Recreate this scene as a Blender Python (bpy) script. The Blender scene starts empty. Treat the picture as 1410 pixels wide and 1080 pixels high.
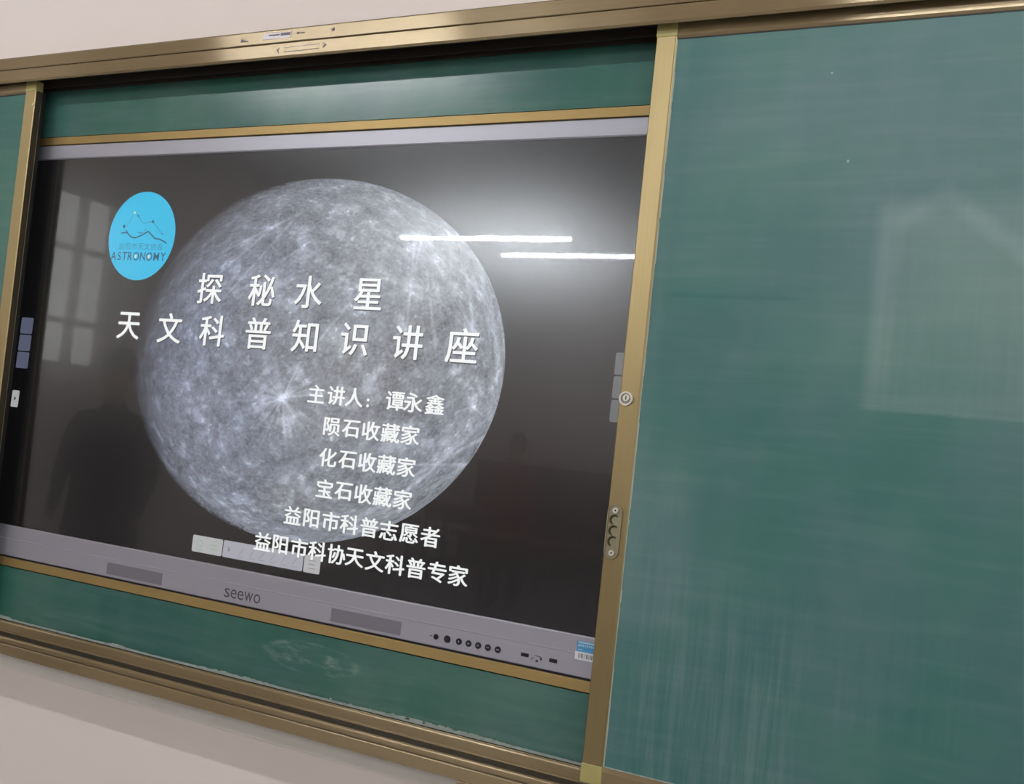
import bpy, bmesh, math, random
import numpy as np
from mathutils import Vector, Matrix

random.seed(7)
SC = bpy.context.scene
COL = SC.collection
ZC = 1.50            # height of the display centre above the floor; design z = world z - ZC

# ------------------------------------------------------------------ camera, world, exposure
F_PX = 1425.0
yaw, pit, rol = 0.4651576, 0.0550135, 0.1086653
fwd = Vector((-math.sin(yaw) * math.cos(pit), math.cos(yaw) * math.cos(pit), math.sin(pit)))
r0 = fwd.cross(Vector((0, 0, 1))).normalized()
u0 = r0.cross(fwd)
c_, s_ = math.cos(rol), math.sin(rol)
right = c_ * r0 + s_ * u0
up = -s_ * r0 + c_ * u0
cam_d = bpy.data.cameras.new('camera')
cam = bpy.data.objects.new('camera', cam_d)
COL.objects.link(cam)
cam_d.sensor_fit = 'HORIZONTAL'
cam_d.sensor_width = 36.0
cam_d.lens = F_PX / 1410.0 * 36.0
cam_d.clip_start = 0.02
mt = Matrix((right, up, -fwd)).transposed().to_4x4()
mt.translation = Vector((1.57558, -1.84420, -0.14650 + ZC))
cam.matrix_world = mt
SC.camera = cam

w = bpy.data.worlds.new('world')
SC.world = w
w.use_nodes = True
bg = w.node_tree.nodes['Background']
bg.inputs[0].default_value = (1.0, 0.97, 0.93, 1)
bg.inputs[1].default_value = 3.2
SC.view_settings.view_transform = 'Standard'
SC.view_settings.look = 'None'
SC.view_settings.gamma = 1
SC.view_settings.use_curve_mapping = False
SC.view_settings.exposure = -0.06
TUBE_L = 210.0       # radiance of the fluorescent tubes
SC.cycles.sample_clamp_indirect = 6.0
SC.cycles.max_bounces = 8
SC.cycles.transparent_max_bounces = 12


# ------------------------------------------------------------------ material helpers
def lin(r, g, b):
    f = lambda c: (c / 255 / 12.92) if c / 255 <= 0.04045 else ((c / 255 + 0.055) / 1.055) ** 2.4
    return (f(r), f(g), f(b), 1)


class NT:
    def __init__(s, name):
        s.m = bpy.data.materials.new(name)
        s.m.use_nodes = True
        s.t = s.m.node_tree
        s.b = s.t.nodes['Principled BSDF']
        s.out = s.t.nodes['Material Output']

    def n(s, kind, **kw):
        nd = s.t.nodes.new(kind)
        for k, v in kw.items():
            setattr(nd, k, v)
        return nd

    def l(s, a, b):
        s.t.links.new(a, b)

    def val(s, sock, v):
        if hasattr(v, 'is_output') or isinstance(v, bpy.types.NodeSocket):
            s.l(v, sock)
        else:
            sock.default_value = v

    def math(s, op, a, b=0.0, c=0.0, clamp=False):
        nd = s.n('ShaderNodeMath', operation=op)
        nd.use_clamp = clamp
        s.val(nd.inputs[0], a)
        s.val(nd.inputs[1], b)
        s.val(nd.inputs[2], c)
        return nd.outputs[0]

    def step(s, x, a, b):
        nd = s.n('ShaderNodeMapRange', interpolation_type='SMOOTHSTEP')
        s.val(nd.inputs[0], x)
        nd.inputs[1].default_value = a
        nd.inputs[2].default_value = b
        return nd.outputs[0]

    def noise(s, vec, scale, detail=3, rough=0.5, sv=(1, 1, 1)):
        mp = s.n('ShaderNodeMapping')
        mp.inputs['Scale'].default_value = sv
        s.l(vec, mp.inputs['Vector'])
        nz = s.n('ShaderNodeTexNoise')
        nz.inputs['Scale'].default_value = scale
        nz.inputs['Detail'].default_value = detail
        nz.inputs['Roughness'].default_value = rough
        s.l(mp.outputs[0], nz.inputs['Vector'])
        return nz.outputs['Fac']

    def mix(s, fac, a, b):
        nd = s.n('ShaderNodeMix', data_type='RGBA')
        s.val(nd.inputs[0], fac)
        s.val(nd.inputs[6], a)
        s.val(nd.inputs[7], b)
        return nd.outputs[2]

    def obj(s):
        return s.n('ShaderNodeTexCoord').outputs['Object']

    def xyz(s, vec):
        nd = s.n('ShaderNodeSeparateXYZ')
        s.l(vec, nd.inputs[0])
        return nd.outputs

    def bump(s, h, strength=0.2, dist=0.002):
        nd = s.n('ShaderNodeBump')
        nd.inputs['Strength'].default_value = strength
        nd.inputs['Distance'].default_value = dist
        s.l(h, nd.inputs['Height'])
        s.l(nd.outputs[0], s.b.inputs['Normal'])


def plain(name, col, rough=0.5, metal=0.0, var=0.06, scale=14, spec=0.5):
    k = NT(name)
    o = k.obj()
    f = k.noise(o, scale, 3)
    c2 = tuple(min(1, v * (1 - var * 2)) for v in col[:3]) + (1,)
    k.l(k.mix(f, col, c2), k.b.inputs['Base Color'])
    k.b.inputs['Roughness'].default_value = rough
    k.b.inputs['Metallic'].default_value = metal
    k.b.inputs['Specular IOR Level'].default_value = spec
    return k.m


def metal(name, col, rough, along='X', aniso=0.85, met=0.85, var=0.10):
    """extruded, brushed and anodised aluminium"""
    k = NT(name)
    o = k.obj()
    sv = (0.6, 60, 60) if along == 'X' else (60, 60, 0.6)
    f = k.noise(o, 5, 3, 0.6, sv)
    f2 = k.noise(o, 3.0, 3, 0.6)
    ff = k.math('MULTIPLY_ADD', f, 0.6, k.math('MULTIPLY', f2, 0.4))
    c1 = tuple(v * (1 + var) for v in col[:3]) + (1,)
    c2 = tuple(v * (1 - 2.2 * var) for v in col[:3]) + (1,)
    k.l(k.mix(ff, c1, c2), k.b.inputs['Base Color'])
    k.b.inputs['Roughness'].default_value = rough
    k.b.inputs['Metallic'].default_value = met
    k.b.inputs['Anisotropic'].default_value = aniso
    if met < 0.55:
        k.b.inputs['Specular IOR Level'].default_value = 1.0
    tg = k.n('ShaderNodeCombineXYZ')
    tg.inputs[0 if along == 'Z' else 2].default_value = 1.0
    k.l(tg.outputs[0], k.b.inputs['Tangent'])
    k.bump(f, 0.02, 0.0003)
    return k.m


def emit(name, col, strength=1.0, var=0.0, scale=60):
    k = NT(name)
    k.b.inputs['Base Color'].default_value = (0.01, 0.01, 0.01, 1)
    k.b.inputs['Roughness'].default_value = 0.9
    k.b.inputs['Specular IOR Level'].default_value = 0.0
    if var:
        f = k.noise(k.obj(), scale, 2)
        k.l(k.mix(f, col, tuple(v * (1 - var) for v in col[:3]) + (1,)), k.b.inputs['Emission Color'])
    else:
        k.b.inputs['Emission Color'].default_value = col
    k.b.inputs['Emission Strength'].default_value = strength
    return k.m


# ------------------------------------------------------------------ mesh helpers
def BM():
    return bmesh.new()


def box(bm, x0, x1, y0, y1, z0, z1, bev=0.0):
    vs = [bm.verts.new((x, y, z)) for x in (x0, x1) for y in (y0, y1) for z in (z0, z1)]
    fs = []
    for q in ((0, 1, 3, 2), (4, 6, 7, 5), (0, 4, 5, 1), (2, 3, 7, 6), (0, 2, 6, 4), (1, 5, 7, 3)):
        fs.append(bm.faces.new([vs[i] for i in q]))
    if bev:
        es = list({e for f in fs for e in f.edges})
        bmesh.ops.bevel(bm, geom=es, offset=bev, segments=2, affect='EDGES', profile=0.5)
    return bm


def prism(bm, pts, d0, d1, axis='y'):
    """outline pts extruded from d0 to d1 along an axis (y: pts are x,z; x: pts are y,z)"""
    def P(a, b, d):
        return (a, d, b) if axis == 'y' else ((d, a, b) if axis == 'x' else (a, b, d))
    A = [bm.verts.new(P(a, b, d0)) for a, b in pts]
    B = [bm.verts.new(P(a, b, d1)) for a, b in pts]
    n = len(pts)
    bm.faces.new(A)
    bm.faces.new(B[::-1])
    for i in range(n):
        bm.faces.new((A[i], B[i], B[(i + 1) % n], A[(i + 1) % n]))
    return bm


def rrect(cx, cz, w_, h_, r, seg=5):
    pts = []
    for sx, sz, a0 in ((1, 1, 0), (-1, 1, 90), (-1, -1, 180), (1, -1, 270)):
        for i in range(seg + 1):
            a = math.radians(a0 + 90 * i / seg)
            pts.append((cx + sx * (w_ / 2 - r) + r * math.cos(a), cz + sz * (h_ / 2 - r) + r * math.sin(a)))
    return pts


def circ(cx, cz, r, n=28):
    return [(cx + r * math.cos(2 * math.pi * i / n), cz + r * math.sin(2 * math.pi * i / n)) for i in range(n)]


def cyl(bm, p0, p1, r, n=16, r1=None):
    p0, p1 = Vector(p0), Vector(p1)
    d = (p1 - p0).normalized()
    a = d.orthogonal().normalized()
    b = d.cross(a)
    r1 = r if r1 is None else r1
    A = [bm.verts.new(p0 + r * (math.cos(t) * a + math.sin(t) * b)) for t in [2 * math.pi * i / n for i in range(n)]]
    B = [bm.verts.new(p1 + r1 * (math.cos(t) * a + math.sin(t) * b)) for t in [2 * math.pi * i / n for i in range(n)]]
    bm.faces.new(A[::-1])
    bm.faces.new(B)
    for i in range(n):
        bm.faces.new((A[i], A[(i + 1) % n], B[(i + 1) % n], B[i]))
    return bm


def ring(bm, cx, cz, r0_, r1_, y0, y1, n=32):
    V = []
    for i in range(n):
        t = 2 * math.pi * i / n
        c, s = math.cos(t), math.sin(t)
        V.append([bm.verts.new((cx + r * c, y, cz + r * s)) for r, y in ((r0_, y0), (r1_, y0), (r1_, y1), (r0_, y1))])
    for i in range(n):
        a, b = V[i], V[(i + 1) % n]
        for j in range(4):
            bm.faces.new((a[j], b[j], b[(j + 1) % 4], a[(j + 1) % 4]))
    return bm


def stroke(bm, pts, wd, y0, y1):
    """polyline of width wd in the x-z plane"""
    for (x0, z0), (x1, z1) in zip(pts[:-1], pts[1:]):
        d = Vector((x1 - x0, z1 - z0))
        if d.length < 1e-6:
            continue
        n = Vector((-d.y, d.x)).normalized() * wd / 2
        e = d.normalized() * wd * 0.3
        prism(bm, [(x0 - e.x + n.x, z0 - e.y + n.y), (x0 - e.x - n.x, z0 - e.y - n.y),
                   (x1 + e.x - n.x, z1 + e.y - n.y), (x1 + e.x + n.x, z1 + e.y + n.y)], y0, y1)
    return bm


ORG = {}


def thing(name, label, cat, org, group=None, rot=None):
    """an Empty at the base of a thing; org in design coordinates"""
    o = bpy.data.objects.new(name, None)
    o.empty_display_size = 0.05
    COL.objects.link(o)
    o.location = (org[0], org[1], org[2] + ZC)
    if rot:
        o.rotation_euler = rot
    o['label'] = label
    o['category'] = cat
    if group:
        o['group'] = group
    ORG[o.name] = Vector(org)
    return o


def obj(name, bm, mats, parent=None, label=None, kind=None, smooth=False):
    me = bpy.data.meshes.new(name)
    if isinstance(bm, bpy.types.Mesh):
        me = bm
        org = ORG[parent.name] if parent else Vector((0, 0, 0))
        me.transform(Matrix.Translation(-org if parent else Vector((0, 0, ZC))))
    else:
        bmesh.ops.recalc_face_normals(bm, faces=bm.faces)
        org = ORG[parent.name] if parent else Vector((0, 0, -ZC))
        bmesh.ops.translate(bm, verts=bm.verts, vec=-org)
        bm.to_mesh(me)
        bm.free()
    for m in (mats if isinstance(mats, (list, tuple)) else [mats]):
        me.materials.append(m)
    if smooth:
        for p in me.polygons:
            p.use_smooth = True
    o = bpy.data.objects.new(name, me)
    COL.objects.link(o)
    if parent:
        o.parent = parent
        ORG[o.name] = ORG[parent.name]
    if label:
        o['label'] = label
    if kind:
        o['kind'] = kind
    return o


def copy_tree(o, parent=None):
    c = o.copy()
    COL.objects.link(c)
    if parent:
        c.parent = parent
    for ch in list(o.children):
        copy_tree(ch, c)
    return c


# ------------------------------------------------------------------ materials
def wall_mat(name, col):
    k = NT(name)
    o = k.obj()
    f = k.noise(o, 1.3, 4, 0.6)
    g = k.noise(o, 240, 2, 0.5)
    k.l(k.mix(f, col, tuple(v * 0.93 for v in col[:3]) + (1,)), k.b.inputs['Base Color'])
    k.b.inputs['Roughness'].default_value = 0.85
    k.b.inputs['Specular IOR Level'].default_value = 0.2
    k.bump(g, 0.08, 0.001)
    return k.m


M_WALL = wall_mat('plaster_white', (0.81, 0.725, 0.685, 1))
M_CEIL = wall_mat('ceiling_paint', (0.80, 0.79, 0.77, 1))
M_FLOOR = plain('terrazzo_floor', (0.36, 0.34, 0.33, 1), 0.5, 0, 0.12, 30)
GOLD = (0.30, 0.225, 0.12, 1)
M_GOLD_X = metal('champagne_aluminium_rail', GOLD, 0.22, 'X', 1.0, met=0.5)
M_GOLD_Z = metal('champagne_aluminium_stile', (0.38, 0.30, 0.15, 1), 0.42, 'Z', 0.5)
M_TRIM = metal('gold_trim', (0.40, 0.28, 0.11, 1), 0.45, 'X', 0.5, met=0.6)
M_CAP = plain('olive_plastic_cap', (0.40, 0.35, 0.13, 1), 0.45)
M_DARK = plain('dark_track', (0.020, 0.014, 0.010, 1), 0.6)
M_RUB = plain('black_rubber', (0.006, 0.006, 0.007, 1), 0.55)
M_SILV = metal('silver_bezel', (0.42, 0.42, 0.47, 1), 0.45, 'X', 0.5, met=0.55, var=0.05)
M_SILV2 = metal('silver_bezel_lower', (0.39, 0.38, 0.44, 1), 0.42, 'X', 0.3, met=0.45, var=0.04)
M_CHROME = plain('chrome', (0.70, 0.68, 0.60, 1), 0.30, 0.35)
M_BLACK = plain('black_plastic', (0.008, 0.008, 0.012, 1), 0.3)
M_WHITEP = plain('white_plastic', (0.75, 0.75, 0.75, 1), 0.4)


def board_mat(name, base, rough, kind):
    """green enamelled steel with chalk film and smears; object coordinates = world minus thing origin"""
    k = NT(name)
    o = k.obj()
    X, Y, Z = k.xyz(o)
    if kind == 'back':
        Z = k.math('ADD', Z, -.766)
    c1 = base
    c2 = tuple(v * m for v, m in zip(base[:3], (0.85, 1.08, 0.90))) + (1,)
    col = k.mix(k.step(k.noise(o, 3.2, 4, 0.55), 0.35, 0.65), c1, c2)
    dust = k.math('MULTIPLY', k.step(k.noise(o, 2.2, 5, 0.6, (1, 1, 0.6)), 0.30, 0.75), 0.06)
    hst = k.noise(o, 6, 5, 0.6, (0.5, 1, 7))
    vst = k.noise(o, 9, 5, 0.65, (7, 1, 0.35))
    dust = k.math('ADD', dust, k.math('MULTIPLY', k.step(hst, 0.42, 0.72), 0.022))

    def add(mask, amt, tex):
        nonlocal dust
        t = k.math('MULTIPLY', k.math('MULTIPLY', mask, amt * 0.42), tex)
        dust = k.math('ADD', dust, t)

    def boxm(x0, x1, z0, z1, sx, sz):
        a = k.math('MULTIPLY', k.step(X, x0 - sx, x0 + sx), k.math('SUBTRACT', 1.0, k.step(X, x1 - sx, x1 + sx)))
        b = k.math('MULTIPLY', k.step(Z, z0 - sz, z0 + sz), k.math('SUBTRACT', 1.0, k.step(Z, z1 - sz * 3, z1 + sz * 3)))
        return k.math('MULTIPLY', a, b)
    if kind == 'right':
        one = k.math('MULTIPLY_ADD', k.step(vst, 0.2, 0.85), 0.35, 0.7)
        # wiped rectangle with a crisp lower edge
        add(boxm(1.325 - 0.92, 2.2, -0.018, 0.33, 0.012, 0.004), 0.13, one)
        add(boxm(1.33 - 0.92, 1.365 - 0.92, 0.02, 0.32, 0.01, 0.03), 0.10, one)
        add(boxm(1.33 - 0.92, 2.2, -0.018, 0.0, 0.02, 0.005), 0.07, k.step(hst, 0.3, 0.7))
        # arch shaped smear above the rectangle
        dx = k.math('SUBTRACT', X, 1.43 - 0.92)
        rr = k.math('ADD', k.math('ABSOLUTE', k.math('MULTIPLY', dx, 0.75)), k.math('MULTIPLY', dx, 0.10))
        ridge = k.math('ABSOLUTE', k.math('SUBTRACT', k.math('ADD', Z, rr), 0.345))
        rm = k.math('SUBTRACT', 1.0, k.step(ridge, 0.0, 0.035))
        add(k.math('MULTIPLY', rm, boxm(1.36 - 0.92, 1.62 - 0.92, 0.2, 0.37, 0.02, 0.02)), 0.13, one)
        # vertical rag streaks low on the left
        add(boxm(0.98 - 0.92, 1.27 - 0.92, -0.75, -0.40, 0.03, 0.05), 0.16, k.step(vst, 0.36, 0.70))
        add(boxm(1.30 - 0.92, 1.52 - 0.92, -0.55, -0.36, 0.05, 0.03), 0.05, k.step(vst, 0.36, 0.70))
        # dusty left margin
        add(boxm(0.90 - 0.92, 1.06 - 0.92, -0.44, -0.15, 0.03, 0.03), 0.12, one)
        add(boxm(0.90 - 0.92, 0.965 - 0.92, -0.75, 0.75, 0.012, 0.03), 0.05, one)
        add(boxm(0.95 - 0.92, 2.4, 0.10, 0.75, 0.10, 0.12), 0.10, k.step(k.noise(o, 1.5, 4, 0.5), 0.3, 0.7))
        add(boxm(1.10 - 0.92, 2.2, -0.02, 0.68, 0.15, 0.1), 0.05, one)
        # two short horizontal wipes
        add(boxm(0.97 - 0.92, 1.20 - 0.92, 0.16, 0.168, 0.03, 0.003), -0.06, 1.0)
        dust = k.math('MAXIMUM', dust, 0.0)
        # tiny chalk dots
        vo = k.n('ShaderNodeTexVoronoi')
        vo.inputs['Scale'].default_value = 7
        k.l(o, vo.inputs['Vector'])
        dust = k.math('ADD', dust, k.math('MULTIPLY', k.math('LESS_THAN', vo.outputs['Distance'], 0.018), 0.22))
    elif kind == 'back':
        sw = k.noise(o, 11, 5, 0.65, (1.3, 1, 4.0))
        ex = k.math('DIVIDE', k.math('SUBTRACT', X, 0.24), 0.13)
        ez = k.math('DIVIDE', k.math('SUBTRACT', Z, -0.638), 0.034)
        r2 = k.math('ADD', k.math('MULTIPLY', ex, ex), k.math('MULTIPLY', ez, ez))
        add(k.math('SUBTRACT', 1.0, k.step(r2, 0.2, 1.2)), 0.32, k.step(sw, 0.45, 0.68))
        ring_ = k.math('SUBTRACT', 1.0, k.step(k.math('ABSOLUTE', k.math('SUBTRACT', r2, 0.8)), 0.0, 0.28))
        add(ring_, 0.16, k.step(sw, 0.42, 0.6))
        add(boxm(-1, 1.0, -0.80, -0.66, 0.05, 0.02), 0.05, k.step(hst, 0.4, 0.7))
        vo = k.n('ShaderNodeTexVoronoi')
        vo.inputs['Scale'].default_value = 5
        k.l(o, vo.inputs['Vector'])
        dust = k.math('ADD', dust, k.math('MULTIPLY', k.math('LESS_THAN', vo.outputs['Distance'], 0.022), 0.6))
    k.l(k.mix(dust, col, (0.80, 0.83, 0.85, 1)), k.b.inputs['Base Color'])
    k.b.inputs['Roughness'].default_value = rough
    k.b.inputs['Specular IOR Level'].default_value = 0.5 if kind == 'back' else 0.3
    k.bump(k.noise(o, 400, 2, 0.5), 0.05, 0.0004)
    return k.m


M_BR = board_mat('chalkboard_green_right', (0.036, 0.126, 0.124, 1), 0.45, 'right')
M_BL = board_mat('chalkboard_green_left', (0.040, 0.130, 0.112, 1), 0.45, 'left')
M_BB = board_mat('chalkboard_green_fixed', (0.024, 0.104, 0.088, 1), 0.22, 'back')


# ------------------------------------------------------------------ the room
def struct(name, bm, mat, parent=None):
    o = obj(name, bm, mat, parent)
    if parent is None:
        o['kind'] = 'structure'
    return o


FZ, CZ = -ZC, 1.80
XL, XR, YB = -4.0, 4.2, -8.6
struct('floor', box(BM(), XL - .2, XR + .2, YB - .2, .24, FZ - .1, FZ), M_FLOOR)
struct('ceiling', box(BM(), XL - .2, XR + .2, YB - .2, .24, CZ, CZ + .1), M_CEIL)
struct('wall_front', box(BM(), XL - .2, XR + .2, .04, .24, FZ, CZ), M_WALL)
struct('wall_back', box(BM(), XL - .2, XR + .2, YB - .2, YB, FZ, CZ), M_WALL)
bm = BM()
WIN = [(-3.20, -2.60, 0.05, 1.25)]
ys = [0.04] + [v for a in WIN for v in (a[1], a[0])] + [YB]
for i in range(0, len(ys), 2):
    box(bm, XL - .2, XL, ys[i + 1], ys[i], FZ, CZ)
for (a, b, z0, z1) in WIN:
    box(bm, XL - .2, XL, a, b, FZ, z0)
    box(bm, XL - .2, XL, a, b, z1, CZ)
struct('wall_left', bm, M_WALL)
WIN_ADDED = [(-3.9, -1.5, -0.6, 1.3), (-7.6, -5.2, -0.6, 1.3)]  # unseen windows added to let more daylight in from the right
ys = [0.04] + [v for a in WIN_ADDED for v in (a[1], a[0])] + [YB]
bm = BM()
for i in range(0, len(ys), 2):
    box(bm, XR, XR + .2, ys[i + 1], ys[i], FZ, CZ)
for (a, b, z0, z1) in WIN_ADDED:
    box(bm, XR, XR + .2, a, b, FZ, z0)
    box(bm, XR, XR + .2, a, b, z1, CZ)
struct('wall_right', bm, M_WALL)
M_WFR = plain('window_frame_paint', (0.62, 0.55, 0.48, 1), 0.5)
k = NT('window_glass')
k.b.inputs['Transmission Weight'].default_value = 1.0
k.b.inputs['Roughness'].default_value = 0.0
k.b.inputs['IOR'].default_value = 1.05
fz = k.noise(k.obj(), 3, 2)
k.l(k.mix(fz, (1, 1, 1, 1), (0.97, 0.97, 0.97, 1)), k.b.inputs['Base Color'])
M_WGL = k.m
WINS = [(XL,) + q for q in WIN] + [(XR + .18,) + q for q in WIN_ADDED]  # left window first, then the added daylight windows
XL0 = XL
for wi, (XL, a, b, z0, z1) in enumerate(WINS):
    bm = BM()
    t = 0.05
    box(bm, XL - .12, XL - .06, a, b, z0, z0 + t)
    box(bm, XL - .12, XL - .06, a, b, z1 - t, z1)
    box(bm, XL - .12, XL - .06, a, a + t, z0 + t, z1 - t)
    box(bm, XL - .12, XL - .06, b - t, b, z0 + t, z1 - t)
    n = 1 if wi == 0 else 3
    for i in range(1, n + 1):
        y = a + (b - a) * i / (n + 1)
        box(bm, XL - .12, XL - .06, y - .02, y + .02, z0 + t, z1 - t)
    for z in ((z0 + .32), (z0 + .80)):
        box(bm, XL - .115, XL - .065, a + t, b - t, z - .018, z + .018)
    wf = struct('window_%d' % (wi + 1), bm, M_WFR)
    g = obj('window_pane', box(BM(), XL - .094, XL - .086, a + t, b - t, z0 + t, z1 - t), M_WGL, None)
    g.parent = wf
XL = XL0
bm = BM()
box(bm, XL, XL + .015, YB, .04, FZ, FZ + .1)
struct('baseboard_left', bm, plain('baseboard_tile', (0.16, 0.10, 0.08, 1), 0.4))
bm = BM()
box(bm, XL + .015, XR, YB, YB + .015, FZ, FZ + 1.2)
struct('trim_1', bm, plain('added_wainscot', (0.10, 0.07, 0.055, 1), 0.4))  # unseen wainscot, made tall and dark to darken the screen's reflection

# ------------------------------------------------------------------ ceiling lamps
M_TUBE = emit('fluorescent_tube', (0.965, 0.98, 1.0, 1), TUBE_L)
M_TUBE2 = emit('fluorescent_tube_weak', (0.965, 0.98, 1.0, 1), TUBE_L * 0.7)
M_LAMP = plain('lamp_enamel', (0.8, 0.8, 0.8, 1), 0.4)


def lamp(cx, cy, ln, label, mtube=None):
    t = thing('ceiling_lamp', label, 'lamp', (cx, cy, 1.6), 'tube lamps hanging from the ceiling')
    bm = BM()
    h = ln / 2 + .03
    prism(bm, [(cy - .035, 1.655), (cy + .035, 1.655), (cy + .11, 1.605), (cy + .104, 1.600), (cy + .03, 1.645),
               (cy - .03, 1.645), (cy - .104, 1.600), (cy - .11, 1.605)], cx - h, cx + h, 'x')
    obj('reflector', bm, M_LAMP, t)
    obj('tube', cyl(BM(), (cx - ln / 2, cy, 1.6), (cx + ln / 2, cy, 1.6), .014, 12), mtube or M_TUBE, t)
    for s in (-1, 1):
        obj('lamp_holder', box(BM(), cx + s * (ln / 2 + .012) - .012, cx + s * (ln / 2 + .012) + .012, cy - .02, cy + .02, 1.58, 1.65), M_LAMP, t)
        obj('suspension_rod', cyl(BM(), (cx + s * .4, cy, 1.65), (cx + s * .4, cy, CZ), .006, 8), M_LAMP, t)


lamp(-1.41, -2.08, 1.30, 'tube lamp hanging nearest the board, left of the classroom middle', M_TUBE2)
lamp(1.60, -2.08, 1.40, 'tube lamp hanging nearest the board, right of the classroom middle', M_TUBE2)
lamp(-2.66, -5.75, 1.64, 'tube lamp in the middle row mirrored as the longest bright line in the screen')
lamp(-2.13, -6.40, 1.36, 'tube lamp of the rear row mirrored as the lower bright line in the screen', M_TUBE2)
lamp(1.30, -4.10, 1.40, 'added unseen tube lamp of the second row, right of the classroom middle')  # added for more room light, kept out of the mirrored view

# ------------------------------------------------------------------ fixed chalkboard frame
t = thing('chalkboard_frame', 'champagne aluminium track frame with the fixed green board around the lit screen', 'chalkboard frame', (0, 0, -0.766))
FX0, FX1 = -2.10, 2.75
# back board with the cut-out for the display
bm = BM()
DX0, DX1, DZ0, DZ1 = -0.885, 0.965, -0.585, 0.5415
box(bm, FX0, FX1, -.003, .035, DZ1, .684)
box(bm, FX0, FX1, -.003, .035, -.7165, DZ0)
box(bm, FX0, DX0, -.003, .035, DZ0, DZ1)
box(bm, DX1, FX1, -.003, .035, DZ0, DZ1)
bmesh.ops.remove_doubles(bm, verts=bm.verts, dist=1e-5)
bb = obj('fixed_board', bm, M_BB, t, label='fixed green enamel board behind the sliding boards')
# top rail: hood with a grooved front face
bm = BM()
prism(bm, [(.04, .7345), (-.078, .7345), (-.082, .729), (-.085, .7285), (-.0855, .7015), (-.0845, .7000), (-.0775, .7000), (-.0775, .6980),
           (-.0845, .6980), (-.0855, .6965), (-.0855, .6690), (-.0825, .6645), (-.0795, .6645), (-.0785, .667), (-.0785, .688), (.04, .688)], FX0, FX1, 'x')
obj('top_rail', bm, M_GOLD_X, t, label='double banded top rail')
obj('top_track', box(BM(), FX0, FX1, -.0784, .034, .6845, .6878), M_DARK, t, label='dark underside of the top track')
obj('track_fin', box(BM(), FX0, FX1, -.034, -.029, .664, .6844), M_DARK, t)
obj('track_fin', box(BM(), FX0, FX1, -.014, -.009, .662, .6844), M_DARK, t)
# bottom rail
bm = BM()
prism(bm, [(.04, -.7185), (-.004, -.7185), (-.006, -.7260), (-.0215, -.7260), (-.0225, -.7150), (-.0245, -.7132), (-.0275, -.7125), (-.0300, -.7137), (-.0310, -.7165), (-.0312, -.7335), (-.0330, -.7345),
           (-.0335, -.7400), (-.0640, -.7400), (-.0650, -.7385), (-.0670, -.7372), (-.0700, -.7372), (-.0720, -.7386), (-.0728, -.7410), (-.0735, -.7560), (-.0795, -.7560),
           (-.0800, -.7500), (-.0810, -.7490), (-.0845, -.7497), (-.0852, -.7510), (-.0860, -.7735), (-.083, -.7755), (.04, -.7755)], FX0, FX1, 'x')
obj('bottom_rail', bm, M_GOLD_X, t, label='bottom rail with two raised running ridges')
for y0_, y1_, z0_, z1_ in ((-.0210, -.0062, -.7259, -.7225), (-.0638, -.0337, -.7399, -.7378), (-.0793, -.0737, -.7559, -.7500)):
    obj('track_groove', box(BM(), FX0 + .005, FX1 - .005, y0_, y1_, z0_, z1_), M_DARK, t, label='dark floor of a groove in the bottom track')  # near-black slabs lying on the groove floors
obj('wall_strip', box(BM(), FX0 + .01, .627, .030, .0398, -.8460, -.7760, .001), plain('pale_strip', (0.84, 0.81, 0.76, 1), .7), t, label='pale flat strip under the bottom rail')  # flat pale strip on the wall below the rail
# end posts
for x0 in (FX0 - .03, FX1):
    obj('end_post', box(BM(), x0, x0 + .03, -.0855, .04, -.7755, .7345, .002), M_GOLD_Z, t)
# gold trim round the display cut-out
for nm, a in (('cutout_trim', (DX0, DX1, -.0065, .012, .5192, .5392)), ('cutout_trim', (DX0, DX1, -.0065, .012, -.5825, -.5612)),
              ('cutout_trim', (DX0, DX0 + .018, -.0065, .012, -.5612, .5192)), ('cutout_trim', (DX1 - .018, DX1, -.0065, .012, -.5612, .5192))):
    obj(nm, box(BM(), *a, .001), M_TRIM, t)
# chalk dust caught along the lower edge of the fixed board
bm = BM()
x = -1.2
rnd = random.Random(3)
hh_ = .001
while x < .95:
    q = rnd.uniform(.0015, .005)
    big = .7 * math.exp(-((x - .02) / .12) ** 2) + 1.3 * math.exp(-((x - .55) / .14) ** 2) + math.exp(-((x + .75) / .05) ** 2) + math.exp(-((x + .33) / .03) ** 2) + .22
    h2 = max(.0003, min(.0050, hh_ * .5 + rnd.uniform(.0, .0034) * big))
    prism(bm, [(x, -.7165), (x + q, -.7165), (x + q, -.7125 + h2), (x, -.7125 + hh_)], -.0040, -.0031)
    hh_ = h2
    x += q
for i in range(12):
    x = rnd.gauss(.5, .15)
    box(bm, x, x + rnd.uniform(.002, .008), -.0040, -.0031, -.7125, -.7115 + rnd.uniform(.001, .004))
M_DUST = plain('chalk_dust', (0.42, 0.48, 0.44, 1), 0.95, 0, 0.25, 60)
obj('chalk_dust', bm, M_DUST, t, kind='stuff')
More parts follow.
